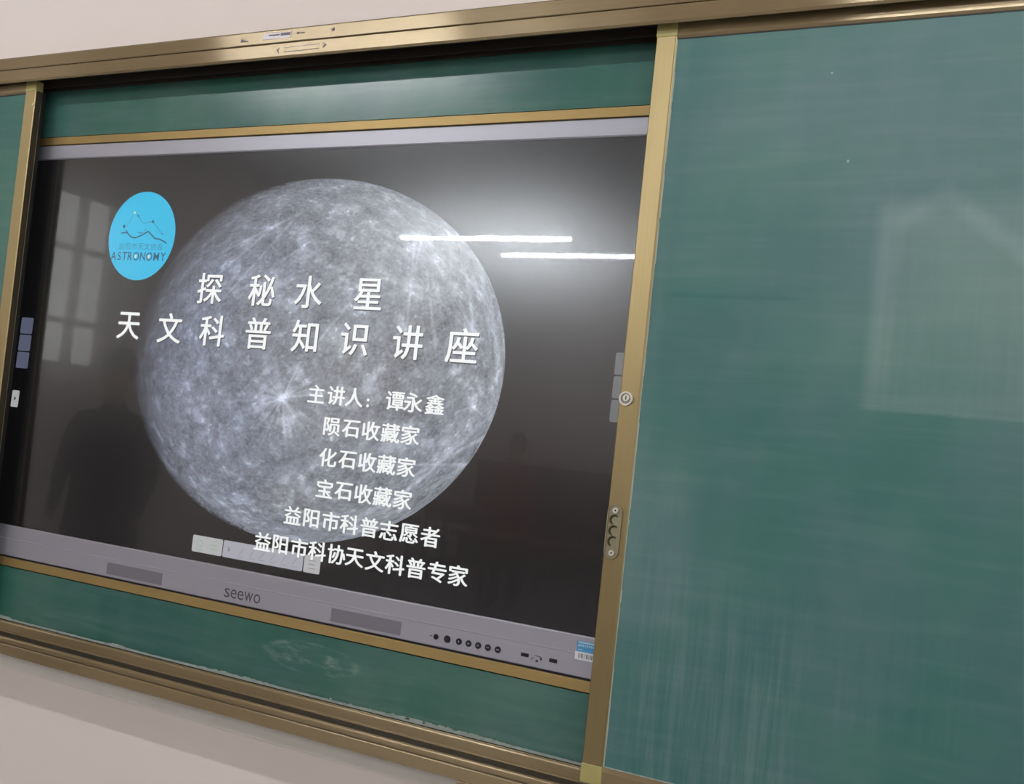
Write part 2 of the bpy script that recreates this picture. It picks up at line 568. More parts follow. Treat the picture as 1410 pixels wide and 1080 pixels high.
# film label on the top rail with small printed marks
M_FILM = plain('rail_label_film', (0.50, 0.46, 0.48, 1), 0.4, 0.35)
M_PRINT = plain('label_print', (0.10, 0.09, 0.10, 1), 0.6)
M_PRINT2 = plain('label_print_faint', (0.36, 0.32, 0.35, 1), 0.5, 0.3)
lb = obj('rail_label', box(BM(), -.028, .050, -.0864, -.0852, .7095, .7235), M_FILM, t, label='thin silvery label on the top rail')
bm = BM()
prism(bm, [(-.092, .7092), (-.092, .7167), (-.070, .7097)], -.0863, -.0852)
for x, w_, z, h_ in ((-.012, .03, .7165, .003), (.022, .026, .7150, .006), (.066, .006, .7165, .003), (.077, .010, .7165, .002), (.162, .006, .7150, .006)):
    box(bm, x, x + w_, -.0868, -.0852, z, z + h_)
stroke(bm, [(.021, .6855), (.0155, .6815), (.021, .6775)], .0022, -.0864, -.0852)
stroke(bm, [(.1435, .6885), (.149, .6845), (.1435, .6805)], .003, -.0864, -.0852)
obj('printed_mark', bm, M_PRINT, t, label='small dark printed arrows and dashes', kind='stuff')
bm = BM()
stroke(bm, [(.037, .6870), (.132, .6880)], .0012, -.0862, -.0852)
stroke(bm, [(.037, .6770), (.132, .6780)], .0012, -.0862, -.0852)
obj('printed_line', bm, M_PRINT2, t, kind='stuff')
# small fixing bracket under the bottom rail
obj('bracket', box(BM(), .665, .80, -.083, .038, -.790, -.7756, .001), M_GOLD_X, t)


# ------------------------------------------------------------------ sliding boards
def sliding(side):
    if side == 'right':
        x0, x1 = .9010, 2.55
        t = thing('sliding_chalkboard', 'large green sliding chalkboard right of the screen, with lock and finger pull', 'chalkboard', (.92, -.05, 0))
        mb = M_BR
    else:
        x0, x1 = -2.05, -.7915
        t = thing('sliding_chalkboard', 'green sliding chalkboard left of the screen, only its edge in view', 'chalkboard', (-.80, -.05, .5), rot=(0, math.radians(-1.5), 0))
        mb = M_BL
    zb, zt = -.7265, .6745
    yf, yb = -.060, -.040
    sw = .039
    obj('writing_surface', box(BM(), x0 + sw - .002, x1 - sw + .002, -.0550, -.045, zb + .034, zt - .029), mb, t)
    # stiles: shallow channel profile
    for a, b in ((x0, x0 + sw), (x1 - sw, x1)):
        bm = BM()
        prism(bm, [(a, yb), (a, yf + .0015), (a + .0015, yf), (b - .0025, yf), (b - .0012, yf + .0015), (b, yf + .002), (b, yb)], zb + .034, zt - .026, 'z')
        obj('stile', bm, M_GOLD_Z, t)
    bm = BM()
    prism(bm, [(yb, zt), (yf + .002, zt), (yf, zt - .002), (yf, zt - .0245), (yf + .003, zt - .0290), (yb, zt - .0290)], x0 + sw, x1 - sw, 'x')
    obj('head_rail', bm, M_GOLD_X, t)
    bm = BM()
    prism(bm, [(yb, zb), (yf, zb), (yf, zb + .026), (yf + .003, zb + .0335), (yb, zb + .0335)], x0 + sw, x1 - sw, 'x')
    obj('foot_rail', bm, M_GOLD_X, t)
    for a in (x0, x1 - sw):
        for z0, z1 in ((zt - .026, zt), (zb, zb + .034)):
            obj('corner_cap', box(BM(), a - .0008, a + sw + .0008, yf - .0012, yb + .001, z0, z1, .0015), M_CAP, t)
    xi = x0 + sw if side == 'right' else x1 - sw
    # chalk-whitened bead between stile and writing surface
    bm = BM()
    rnd = random.Random(5)
    z = zb + .035
    while z < zt - .031:
        s = rnd.uniform(.01, .05)
        wv = rnd.uniform(.0014, .0030)
        s = min(s, zt - .0300 - z)
        if side == 'right':
            box(bm, xi - .0005, xi + wv, -.0562, -.0544, z, z + s)
        else:
            box(bm, xi - wv, xi + .0005, -.0562, -.0544, z, z + s)
        z += s
    obj('edge_bead', bm, plain('dusty_bead_' + side, (0.42, 0.47, 0.40, 1), 0.7), t, label='chalk whitened bead')
    bm = BM()
    box(bm, xi if side == 'right' else x0 + sw, x1 - sw if side == 'right' else xi, -.0562, -.0544, zt - .0310, zt - .0289)
    obj('head_bead', bm, M_DARK, t)
    bm = BM()
    box(bm, x0 + sw, x1 - sw, -.0562, -.0544, zb + .0333, zb + .0352)
    obj('foot_bead', bm, M_DUST, t)
    # rubber back edge on the side towards the screen
    if side == 'left':
        obj('side_strip', box(BM(), x1 - .0002, x1 + .0007, yf + .0015, yb - .0025, zb + .035, zt - .027), plain('unlit_side_brown', (0.045, 0.034, 0.018, 1), .9), t, label='dark brown strip added to shade the narrow side')  # added strip; its brown paints the unlit side face dark
        obj('rear_seal', box(BM(), x1 - .030, x1 - .0015, yb + .0005, -.028, zb + .03, zt - .02), M_RUB, t)
    else:
        obj('rear_seal', box(BM(), x0 + .0015, x0 + .030, yb + .0005, -.028, zb + .03, zt - .02), M_RUB, t)
    if side == 'right':
        cx, cz = .9145, -.0317
        lk = obj('lock', ring(BM(), cx, cz, .0098, .0130, -0.0645, -0.0600, 36), M_CHROME, t, label='round chrome cylinder lock')
        obj('lock_barrel', prism(BM(), circ(cx, cz, .0097), -0.0622, -0.0600), plain('lock_barrel_steel', (0.26, 0.25, 0.20, 1), .4, .4), lk)
        obj('lock_core', prism(BM(), circ(cx + .0008, cz + .0012, .0062), -0.0650, -0.0623), M_CHROME, lk)
        obj('keyhole', prism(BM(), rrect(cx + .0008, cz + .0012, .0020, .0072, .0009), -0.0654, -0.0648), M_BLACK, lk)
        # flush finger pull
        hx0, hz0 = .9160, -.2750
        tilt = 0.0
        bm = BM()
        h_, w_ = .100, .0290
        outer = rrect(hx0, hz0, w_, h_, w_ / 2 - .0002, 8)
        inner = rrect(hx0, hz0, w_ - .0050, h_ - .005, (w_ - .005) / 2 - .0002, 8)
        A = [bm.verts.new((a, -0.0600, b)) for a, b in outer]
        B = [bm.verts.new((a, -0.0635, b)) for a, b in [(hx0 + (p[0] - hx0) * .97, hz0 + (p[1] - hz0) * .99) for p in outer]]
        C_ = [bm.verts.new((a, -0.0635, b)) for a, b in inner]
        D = [bm.verts.new((a, -0.0610, b)) for a, b in inner]
        n = len(outer)
        for i in range(n):
            j = (i + 1) % n
            bm.faces.new((A[i], A[j], B[j], B[i]))
            bm.faces.new((B[i], B[j], C_[j], C_[i]))
            bm.faces.new((C_[i], C_[j], D[j], D[i]))
        bm.faces.new(D)
        M_PULL = plain('pull_bronze', (0.32, 0.29, 0.19, 1), 0.4, 0.6)
        hp = obj('finger_pull', bm, M_PULL, t, label='flush oblong finger pull')
        bm = BM()
        for i in range(3):
            zc = hz0 + .021 - i * .0195
            stroke(bm, [(hx0 + .001 + .0085 * math.cos(math.radians(q)), zc + .0085 * math.sin(math.radians(q))) for q in range(60, 245, 20)], .0034, -.0628, -.0611)
        obj('finger_grip', bm, plain('pull_bronze_dark', (0.16, 0.14, 0.08, 1), 0.5, 0.5), hp, label='three curved finger grips', kind='stuff')
        for zc in (hz0 + .0385, hz0 - .0385):
            sc = obj('screw', ring(BM(), hx0 + .001, zc, .0018, .0052, -0.0645, -0.0612, 20), M_CHROME, hp)
            obj('screw_slot', prism(BM(), circ(hx0 + .001, zc, .0018, 12), -0.0630, -0.0612), M_BLACK, hp)
    else:
        obj('screw', prism(BM(), circ(x1 - .004, .610, .003, 12), -0.0622, -0.0600), M_CHROME, t)
    return t


sliding('right')
sliding('left')

# ------------------------------------------------------------------ interactive display
d = thing('interactive_display', 'wide wall display lit with a grey cratered planet slide', 'display', (.04, 0, -.5579))
GX0, GX1 = -.858, .938
bm = BM()
box(bm, GX0, GX1, .004, .034, -.556, .517)
obj('housing', bm, M_BLACK, d)
# top bezel
bm = BM()
prism(bm, [(.004, .5170), (-.004, .5170), (-.0065, .5145), (-.0065, .4830), (-.004, .4800), (.004, .4800)], GX0, GX1, 'x')
obj('top_bezel', bm, M_SILV, d)
for a, b in ((GX0 - .012, GX0), (GX1, GX1 + .012)):
    obj('side_bezel', box(BM(), a, b, -.0065, .004, -.5570, .5170, .001), M_SILV, d)
# lower bezel in two sloped faces with a ridge between, its highlight a pale strip
bm = BM()
prism(bm, [(.004, -.4800), (-.004, -.4800), (-.0044, -.4830), (-.0030, -.5125), (.004, -.5125)], GX0, GX1, 'x')
obj('lower_bezel', bm, M_SILV2, d)
bm = BM()
prism(bm, [(.004, -.5126), (-.0036, -.5126), (-.0054, -.5138), (-.0045, -.5156), (-.0040, -.5560), (-.0025, -.5575), (.004, -.5575)], GX0, GX1, 'x')
lowp = obj('control_panel', bm, M_SILV2, d, label='lower speaker and button strip')
obj('ridge_highlight', box(BM(), GX0, GX1, -.0058, -.0048, -.5142, -.5134), plain('painted_ridge_highlight', (0.62, 0.61, 0.68, 1), .3, .3), lowp)  # painted highlight along the bezel ridge
bm = BM()
box(bm, GX0, GX1, -.004, .014, -.5606, -.5577)
obj('shadow_gap', bm, M_BLACK, d)
# screen ground
M_BG = emit('screen_black', (0.0045, 0.0042, 0.0048, 1), 1.0, 0.15, 3)
obj('screen', box(BM(), GX0, GX1, .0020, .0038, -.4800, .4800), M_BG, d, label='dark slide background')

# --- planet picture, colours computed point by point on a disc mesh
rs = np.random.RandomState(11)
MCX, MCZ, MRX, MRZ = .117, .0055, .510, .4075


def planet():
    N = 430
    g = np.linspace(-1, 1, N + 1)
    A, B = np.meshgrid(g, g, indexing='ij')
    # elliptical square-to-disc mapping
    U = A * np.sqrt(1 - B * B / 2)
    V = B * np.sqrt(1 - A * A / 2)
    u = U.ravel()
    v = V.ravel()
    r = np.sqrt(u * u + v * v)
    nz = np.sqrt(np.clip(1 - r * r, 0, 1))
    tab = rs.rand(64, 64, 64).astype(np.float32)

    def vnoise(p, f, off=0.0):
        q = p * f + off + 100
        i = np.floor(q).astype(int)
        t_ = q - i
        t_ = t_ * t_ * (3 - 2 * t_)
        o_ = 0
        for dx in (0, 1):
            for dy in (0, 1):
                for dz in (0, 1):
                    wgt = (t_[:, 0] if dx else 1 - t_[:, 0]) * (t_[:, 1] if dy else 1 - t_[:, 1]) * (t_[:, 2] if dz else 1 - t_[:, 2])
                    o_ = o_ + wgt * tab[(i[:, 0] + dx) % 64, (i[:, 1] + dy) % 64, (i[:, 2] + dz) % 64]
        return o_
    P = np.stack([u, v, nz], 1)
    warp = np.stack([vnoise(P, 3, 3.3), vnoise(P, 3, 9.1), vnoise(P, 3, 17.7)], 1) - .5
    Q = P + warp * .12
    big = vnoise(Q, 2.2) * .5 + vnoise(Q, 4.7, 5) * .5
    mid = vnoise(Q, 10, 7) * .4 + vnoise(Q, 21, 2) * .35 + vnoise(Q, 40, 4) * .25
    fine = vnoise(P, 75, 1) * .5 + vnoise(P, 130, 8) * .5
    L = .27 + (big - .5) * .14 + (mid - .5) * .34 + (fine - .5) * .24
    patchy = np.clip((mid - .58) / .12, 0, 1)
    L += patchy * .10
    sp = vnoise(Q, 55, 12) * vnoise(P, 95, 3)
    L += np.clip((sp - .42) / .2, 0, 1) * .16 * (.5 + patchy) * 1.5
    # craters
    for i in range(520):
        a = rs.rand() * 2 * math.pi
        rr = math.sqrt(rs.rand()) * .985
        c = np.array([rr * math.cos(a), rr * math.sin(a), math.sqrt(max(0, 1 - rr * rr))])
        R = .006 + .026 * rs.rand() ** 4
        dd = np.sqrt(((P - c) ** 2).sum(1)) / R
        m_ = dd < 2.2
        e_ = dd[m_]
        br = rs.rand()
        amp = .05 if br > .80 else .028
        rim = np.exp(-((e_ - 1) / .25) ** 2) * amp
        flo = np.where(e_ < .9, (-.03 if br < .80 else .08) * (1 - e_ * .3), 0)
        lit = -(u[m_] - c[0]) / R * .035 * np.exp(-((e_ - .9) / .4) ** 2)
        L[m_] += (rim + flo + lit * (1.6 if c[0] < -.3 else .6)) * (.3 + 1.3 * mid[m_])
    # ray systems: (x, z, core radius, ray length, strength)
    for (px, pz, cr, ln, st, nr) in ((.0681, -.0877, .015, .24, .25, 95), (.3804, .1606, .010, .12, .22, 10), (.5538, -.0689, .020, .13, .20, 14),
                                     (.500, -.175, .008, .10, .08, 12), (-.0883, -.2124, .016, .10, .16, 8), (-.0676, -.3405, .018, .12, .16, 9),
                                     (-.1578, -.1253, .010, .06, .12, 7), (.395, -.285, .012, .30, .10, 16), (-.03, .30, .010, .2, .06, 12)):
        cu, cv = (px + .0095 - MCX) / MRX, (pz - MCZ) / MRZ
        c = np.array([cu, cv, math.sqrt(max(.0, 1 - cu * cu - cv * cv))])
        e1 = np.cross(c, [0, 1, 0])
        e1 /= np.linalg.norm(e1)
        e2 = np.cross(c, e1)
        D = P - c
        x_, y_ = D @ e1, D @ e2
        rho = np.sqrt((D ** 2).sum(1))
        ang = np.arctan2(y_, x_)
        L += st * 1.1 * np.exp(-(rho / (cr * 1.3)) ** 2)
        L += st * .40 * np.exp(-(rho / (cr * 5.5)) ** 1.4)
        for j in range(nr):
            a0 = rs.rand() * 2 * math.pi
            wd = rs.uniform(.0025, .007)
            l_ = ln * 2 * rs.uniform(.25, 1)
            da = np.angle(np.exp(1j * (ang - a0)))
            m_ = (np.abs(da) < .5) & (rho < l_ * 1.1)
            dist = np.abs(np.sin(da[m_])) * rho[m_]
            L[m_] += st * .68 * rs.uniform(.3, 1) * np.exp(-(dist / (wd + rho[m_] * .012)) ** 2) * np.clip(1 - rho[m_] / l_, 0, 1) * (.4 + 1.1 * mid[m_])
    # long straight streaks
    seg = [((-.092, .1517), (.0998, .2729)), ((-.172, .2363), (.0695, .3395)), ((.136, .0277), (.2848, .2103)), ((.3743, .1651), (.3869, .2748)),
           ((.3757, .0873), (.3708, .259)), ((.4529, .0449), (.4021, .2281)), ((.5454, .0648), (.5008, .2145)), ((.3982, -.2798), (.6198, -.0637)),
           ((.4186, -.2319), (.6251, -.1071)), ((.4058, -.2029), (.6015, -.1825)), ((.47, -.25), (.62, -.14)), ((.565, .16), (.60, .02)),
           ((.54, .21), (.575, .08)), ((-.15, .12), (.05, .33)), ((-.20, .16), (-.02, .30)), ((.585, .10), (.605, -.02)), ((.52, .17), (.545, .02))]
    for (a, b) in seg:
        a_ = np.array([(a[0] + .0095 - MCX) / MRX, (a[1] - MCZ) / MRZ])
        b_ = np.array([(b[0] + .0095 - MCX) / MRX, (b[1] - MCZ) / MRZ])
        dv = b_ - a_
        ln = np.linalg.norm(dv)
        tt = ((u - a_[0]) * dv[0] + (v - a_[1]) * dv[1]) / ln ** 2
        dist = np.abs((u - a_[0]) * dv[1] - (v - a_[1]) * dv[0]) / ln
        dist = np.abs(dist + (big - .5) * .015)
        env = np.clip(tt * 5 + .5, 0, 1) * np.clip((1 - tt) * 5 + .5, 0, 1)
        L += .13 * np.exp(-(dist / .0065) ** 2) * env * (.3 + 1.3 * mid)
    # sun from the upper right: soft terminator along the left limb
    t1 = np.clip((u * .97 - v * .20 + nz * 1.15 + .74) / .85, 0, 1)
    shade = .07 + .93 * t1 ** 1.3
    shade *= .97 + .22 * np.clip(u, -1, 1)
    limb = np.clip(nz / .16, 0, 1) ** .5
    L = np.clip(L, .03, 1) * shade * (.74 + .26 * limb)
    # rough limb at the terminator
    L *= np.where(u < -.2, np.clip((1.005 - r + (fine - .5) * .05) / .03, 0, 1), 1)
    tint = np.clip((.2 - u) * .7, 0, 1)
    hue = vnoise(P, 3.5, 31) - .5
    R_ = L * (.86 - .10 * tint + hue * .05)
    G_ = L * (.935 - .075 * tint)
    B_ = L * (1.07 + .16 * tint - hue * .08)
    co = np.stack([MCX + u * MRX, np.full_like(u, .0014), MCZ + v * MRZ], 1)
    n1 = N + 1
    idx = np.arange(n1 * n1).reshape(n1, n1)
    quads = np.stack([idx[:-1, :-1], idx[1:, :-1], idx[1:, 1:], idx[:-1, 1:]], -1).reshape(-1, 4)
    me = bpy.data.meshes.new('planet_picture')
    me.vertices.add(len(co))
    me.vertices.foreach_set('co', co.ravel())
    nq = len(quads)
    me.loops.add(nq * 4)
    me.loops.foreach_set('vertex_index', quads.ravel().astype(np.int32))
    me.polygons.add(nq)
    me.polygons.foreach_set('loop_start', np.arange(0, nq * 4, 4, dtype=np.int32))
    me.update(calc_edges=True)
    ca = me.color_attributes.new('pic', 'FLOAT_COLOR', 'POINT')
    ca.data.foreach_set('color', np.stack([R_, G_, B_, np.ones_like(R_)], 1).astype(np.float32).ravel())
    return me


k = NT('planet_picture')
k.b.inputs['Base Color'].default_value = (0.01, 0.01, 0.01, 1)
k.b.inputs['Specular IOR Level'].default_value = 0
at = k.n('ShaderNodeAttribute')
at.attribute_name = 'pic'
pf = k.noise(k.obj(), 260, 3, 0.7)
k.l(k.mix(k.step(pf, 0.3, 0.7), (0.93, 0.93, 0.93, 1), (1.07, 1.07, 1.07, 1)), k.b.inputs['Emission Color'])
mm = k.n('ShaderNodeMix', data_type='RGBA', blend_type='MULTIPLY')
mm.inputs[0].default_value = 1
k.l(at.outputs['Color'], mm.inputs[6])
k.l(k.mix(k.step(pf, 0.3, 0.7), (0.90, 0.90, 0.90, 1), (1.10, 1.10, 1.10, 1)), mm.inputs[7])
k.l(mm.outputs[2], k.b.inputs['Emission Color'])
k.b.inputs['Emission Strength'].default_value = 1.0
obj('planet_picture', planet(), k.m, d, label='grey cratered planet picture')

# --- lettering helper
M_TXT = emit('slide_white', (0.98, 1.0, 1.0, 1), 1.0)


def glyph(ch, off=0.0):
    cu = bpy.data.curves.new('glyph', 'FONT')
    cu.body = ch
    cu.size = 1.0
    cu.offset = off
    cu.resolution_u = 3
    cu.fill_mode = 'BOTH'
    ob = bpy.data.objects.new('glyph', cu)
    COL.objects.link(ob)
    bpy.context.view_layer.update()
    ev = ob.evaluated_get(bpy.context.evaluated_depsgraph_get())
    me = ev.to_mesh()
    vs = [(v.co.x, v.co.y) for v in me.vertices]
    fs = [tuple(p.vertices) for p in me.polygons]
    ev.to_mesh_clear()
    bpy.data.objects.remove(ob)
    bpy.data.curves.remove(cu)
    return vs, fs


GC = {}


def put_glyph(bm, ch, cx, cz, w_, h_, y, off=0.012, song=0.0, slant=0.0):
    key = (ch, off)
    if key not in GC:
        GC[key] = glyph(ch, off)
    vs, fs = GC[key]
    if not vs:
        return
    xs = [a for a, b in vs]
    zs = [b for a, b in vs]
    mx, mz = (min(xs) + max(xs)) / 2, (min(zs) + max(zs)) / 2
    sx, sz = w_, h_       # em scale, not ink box
    for i, (dx, dz) in enumerate(((0, 0), (-song, 0), (song, 0), (0, -song * .55), (0, song * .55)) if song else ((0, 0),)):
        V = [bm.verts.new((cx + (a - mx) * sx + dx, y + i * 1e-5, cz + (b - mz) * sz + dz)) for a, b in vs]
        for f in fs:
            try:
                bm.faces.new([V[j] for j in f])
            except ValueError:
                pass


rowsT = [('探秘水星', [-0.1834, -0.0266, 0.1072, 0.2682], .1540, .0800, .0790, 0.0, .0012),
         ('天文科普知识讲座', [-0.4306, -0.2947, -0.1603, -0.0228, 0.111, 0.246, 0.3822, 0.5143], .0540, .0795, .0780, 0.0, .0012),
         ('主讲人：谭永鑫', [0.1617, 0.2151, 0.2633, 0.3002, 0.3676, 0.4126, 0.4658], -.0720, .0485, .0440, 0.0, .0012),
         ('陨石收藏家', [0.2139, 0.2639, 0.3155, 0.3654, 0.4148], -.1403, .0485, .0430, 0.0, .0012),
         ('化石收藏家', [0.213, 0.2639, 0.3158, 0.3647, 0.4143], -.2075, .0485, .0430, 0.0, .0012),
         ('宝石收藏家', [0.2136, 0.2637, 0.315, 0.3639, 0.4141], -.2752, .0485, .0430, 0.0, .0012),
         ('益阳市科普志愿者', [0.1372, 0.1878, 0.2397, 0.2884, 0.3398, 0.3888, 0.4394, 0.4899], -.3431, .0485, .0435, 0.0, .0012),
         ('益阳市科协天文科普专家', [0.0632, 0.1125, 0.1647, 0.2136, 0.2647, 0.3119, 0.3635, 0.4134, 0.4644, 0.5149, 0.5647], -.4107, .0490, .0440, 0.0, .0012)]
M_SHD = emit('slide_text_shadow', (0.05, 0.055, 0.06, 1), 1.0)
for ri, (txt, xs, z, ew, eh, off, song) in enumerate(rowsT):
    for ch, x in zip(txt, xs):
        x += .0095
        bm = BM()
        if ch == '：':
            prism(bm, circ(x - .0005, z - .003, .0033, 12), .0002, .0005)
            prism(bm, circ(x - .0005, z - .0155, .0033, 12), .0002, .0005)
            obj('character', bm, M_TXT, d)
            continue
        o_ = 0.0 if ch == '鑫' else off
        put_glyph(bm, ch, x, z, ew, eh, .0003, o_, song)
        co = obj('character', bm, M_TXT, d)
        if ri < 2:
            bm = BM()
            put_glyph(bm, ch, x + .0022, z - .0026, ew, eh, .0008, o_, song)
            obj('drop_shadow', bm, M_SHD, co)

# --- round badge
M_CYAN = emit('badge_cyan', (0.012, 0.56, 0.90, 1), 1.0, 0.12, 5)
M_NAVY = emit('badge_navy', (0.012, 0.09, 0.20, 1), 1.0)
M_PALE = emit('badge_pale', (0.02, 0.17, 0.34, 1), 1.0)
def BADGE_OBJ(n, bm, *a_, **k_):
    bmesh.ops.translate(bm, verts=bm.verts, vec=(.009, 0, 0))
    return obj(n, bm, *a_, **k_)


lg = obj('round_badge', prism(BM(), circ(-.4185, .279, .1112, 96), .0008, .0012), M_CYAN, d, label='cyan round badge with stars and mountain line')
bm = BM()
stroke(bm, [(-.4957, .286), (-.4785, .2874), (-.4600, .2755), (-.4484, .2735), (-.4300, .2790), (-.4052, .2901), (-.3950, .2830), (-.3802, .2726), (-.3666, .2714), (-.3520, .2665), (-.3408, .2611)], .0034, .0003, .0007)
stroke(bm, [(-.4425, .2887), (-.4330, .2855), (-.4234, .2875)], .0016, .0003, .0007)
for x, z, r in ((-.4454, .329, .0028), (-.3942, .3147, .0040), (-.3587, .284, .0018), (-.490, .3027, .0042), (-.4785, .2912, .0022), (-.4160, .2940, .0018)):
    prism(bm, circ(x, z, r, 12), .0003, .0007)
BADGE_OBJ('mountain_line', bm, M_NAVY, lg, kind='stuff')
bm = BM()
stroke(bm, [(-.4596, .3372), (-.4454, .329), (-.4274, .3104), (-.3942, .3147), (-.3587, .284)], .0011, .0003, .0007)
stroke(bm, [(-.4620, .334), (-.4740, .312), (-.490, .3027)], .0006, .0003, .0007)
for i, ch in enumerate('益阳市天文协会'):
    put_glyph(bm, ch, -.502 + .0123 + i * .0216 * 1.0, .2525, .0205, .0185, .0004, -.004)
BADGE_OBJ('constellation', bm, M_PALE, lg, kind='stuff')
bm = BM()
wds = [.018, .018, .016, .018, .021, .020, .021, .023, .018]
tot = sum(wds) + .0015 * 8
x = -.4295 - tot / 2
for ch, wd in zip('ASTRONOMY', wds):
    put_glyph(bm, ch, x + wd / 2, .2275, .0270, .0300, .0004, .012)
    x += wd + .0015
BADGE_OBJ('badge_lettering', bm, M_NAVY, lg, kind='stuff')
BADGE_OBJ('bright_star', prism(BM(), circ(-.4596, .3372, .0034, 12), .0003, .0007), emit('badge_star', (0.75, 0.85, 0.6, 1)), lg)
bm = BM()
for x in (-.4385, -.3935):
    prism(bm, circ(x, .2275, .0042, 16), .0004, .0007)
BADGE_OBJ('letter_fill', bm, emit('badge_fill', (0.72, 0.80, 0.70, 1)), lg, kind='stuff')

# --- on-screen tool tiles
M_T1 = emit('tile_pale', (0.50, 0.50, 0.51, 1), 1, .10, 40)
M_T2 = emit('tile_pale_cool', (0.44, 0.44, 0.50, 1), 1, .10, 40)
M_TI = emit('tile_icon', (0.27, 0.27, 0.30, 1))
M_TG = emit('tile_icon_green', (0.34, 0.46, 0.36, 1))
M_TS = emit('tile_slate', (0.115, 0.128, 0.190, 1), 1, .15, 30)
M_TS2 = emit('tile_slate_light', (0.135, 0.145, 0.150, 1), 1, .1, 30)
zc, hh = -.441, .038
for (a, b), m in (((-.1306, -.0405), M_T1), ((-.0380, .1885), M_T2), ((.1914, .2350), M_T1)):
    tl = obj('toolbar_tile', prism(BM(), rrect((a + b) / 2, zc, b - a, hh, .004), .0008, .0012), m, d)
    bm = BM()
    if a < -.1:
        ring(bm, -.1085, zc + .002, .0075, .0105, .0005, .00075, 6)
        for z in (zc + .010, zc + .001, zc - .008):
            box(bm, -.077, -.054, .0005, .00075, z, z + .0022)
        prism(bm, rrect(-.1085, zc - .013, .018, .003, .001), .0005, .00075)
        obj('tile_icon', bm, M_TG, tl, kind='stuff')
    elif a < .1:
        prism(bm, [(-.0235, zc + .008), (-.0235, zc - .006), (-.015, zc - .002)], .0005, .00075)
        for x in (.010, .040, .070, .100, .130, .160):
            stroke(bm, [(x, zc - .008), (x + .012, zc + .008)], .0014, .0005, .00075)
            stroke(bm, [(x, zc - .012), (x + .014, zc - .012)], .0012, .0005, .00075)
        obj('tile_icon', bm, M_TI, tl, kind='stuff')
    else:
        for z in (zc + .007, zc - .001, zc - .010):
            box(bm, .204, .222, .0005, .00075, z, z + .0018)
        obj('tile_icon', bm, M_TI, tl, kind='stuff')
for i in range(3):
    zt_ = .0590 - i * .0455
    obj('side_tile', prism(BM(), rrect(-.7870 - i * -.0005, zt_ - .0212, .0450, .0425, .004), .0008, .0012), M_TS, d)
    obj('side_tile', prism(BM(), rrect(.8875, zt_ - .0212, .0510, .0425, .004), .0008, .0012), M_TS2, d)
ar = obj('menu_tab', prism(BM(), rrect(-.7945, -.1555, .0270, .0440, .004), .0008, .0012), emit('tab_white', (0.45, 0.45, 0.45, 1)), d, label='small pale tab with arrow')
obj('tab_arrow', prism(BM(), [(-.7975, -.149), (-.7975, -.161), (-.7905, -.155)], .0004, .0007), M_BLACK, ar)

# --- front glass: transparent with a sharp and a hazy reflection
k = NT('anti_glare_glass')
k.t.nodes.remove(k.b)
tr = k.n('ShaderNodeBsdfTransparent')
g1 = k.n('ShaderNodeBsdfGlossy')
g1.inputs['Color'].default_value = (0.93, 0.97, 1.0, 1)
g1.inputs['Roughness'].default_value = 0.022
g2 = k.n('ShaderNodeBsdfGlossy')
g2.inputs['Color'].default_value = (0.93, 0.97, 1.0, 1)
g2.inputs['Roughness'].default_value = 0.20
ms = k.n('ShaderNodeMixShader')
ms.inputs[0].default_value = 0.80
k.l(g1.outputs[0], ms.inputs[1])
k.l(g2.outputs[0], ms.inputs[2])
fr = k.n('ShaderNodeFresnel')
fr.inputs['IOR'].default_value = 1.85
sm = k.noise(k.obj(), 5, 3, 0.6)
fac = k.math('MULTIPLY', fr.outputs[0], k.math('MULTIPLY_ADD', sm, 0.12, 1.08))
mx = k.n('ShaderNodeMixShader')
k.l(fac, mx.inputs[0])
k.l(tr.outputs[0], mx.inputs[1])
k.l(ms.outputs[0], mx.inputs[2])
k.l(mx.outputs[0], k.out.inputs['Surface'])
M_GLS = k.m
k = NT('glass_edge')
k.t.nodes.remove(k.b)
tr = k.n('ShaderNodeBsdfTransparent')
k.l(tr.outputs[0], k.out.inputs['Surface'])
M_GLE = k.m
bm = box(BM(), GX0, GX1, -.0030, -.0006, -.4800, .4800)
for f in bm.faces:
    f.material_index = 0 if abs(f.calc_center_median().y + .0030) < 1e-6 else 1
gl = obj('glass_pane', bm, [M_GLS, M_GLE], d)

# --- grilles, lettering, buttons, ports, sticker on the lower strip
k = NT('speaker_perforation')
o = k.obj()
X, Y, Z = k.xyz(o)
a = k.math('SINE', k.math('MULTIPLY', X, 2 * math.pi / .0032))
b = k.math('SINE', k.math('MULTIPLY', Z, 2 * math.pi / .0032))
k.l(k.mix(k.step(k.math('MULTIPLY', a, b), -0.1, 0.6), (0.24, 0.23, 0.27, 1), (0.10, 0.10, 0.12, 1)), k.b.inputs['Base Color'])
k.b.inputs['Roughness'].default_value = 0.5
k.b.inputs['Metallic'].default_value = 0.3
M_PERF = k.m
for a, b in ((-.3835, -.2045), (.2820, .4580)):
    obj('speaker_grille', box(BM(), a, b, -0.00500, -0.00380, -.5505, -.5225), M_PERF, lowp, label='perforated speaker field')
M_GREYP = plain('grey_print', (0.075, 0.072, 0.082, 1), 0.5)
bm = BM()
wds = [.0175, .0190, .0190, .0260, .0200]
x = -.0145
for ch, wd in zip('seewo', wds):
    vs, fs = GC.setdefault((ch, 0.0), glyph(ch, 0.0))
    ink = max(a for a, b in vs) - min(a for a, b in vs)
    inh = max(b for a, b in vs) - min(b for a, b in vs)
    put_glyph(bm, ch, x + wd / 2, -.5362, (wd - .0015) / ink, .0205 / inh, -0.00485, 0.0)
    x += wd + .0008
obj('lettering', bm, M_GREYP, lowp, label='grey maker lettering', kind='stuff')
bz = -.5377
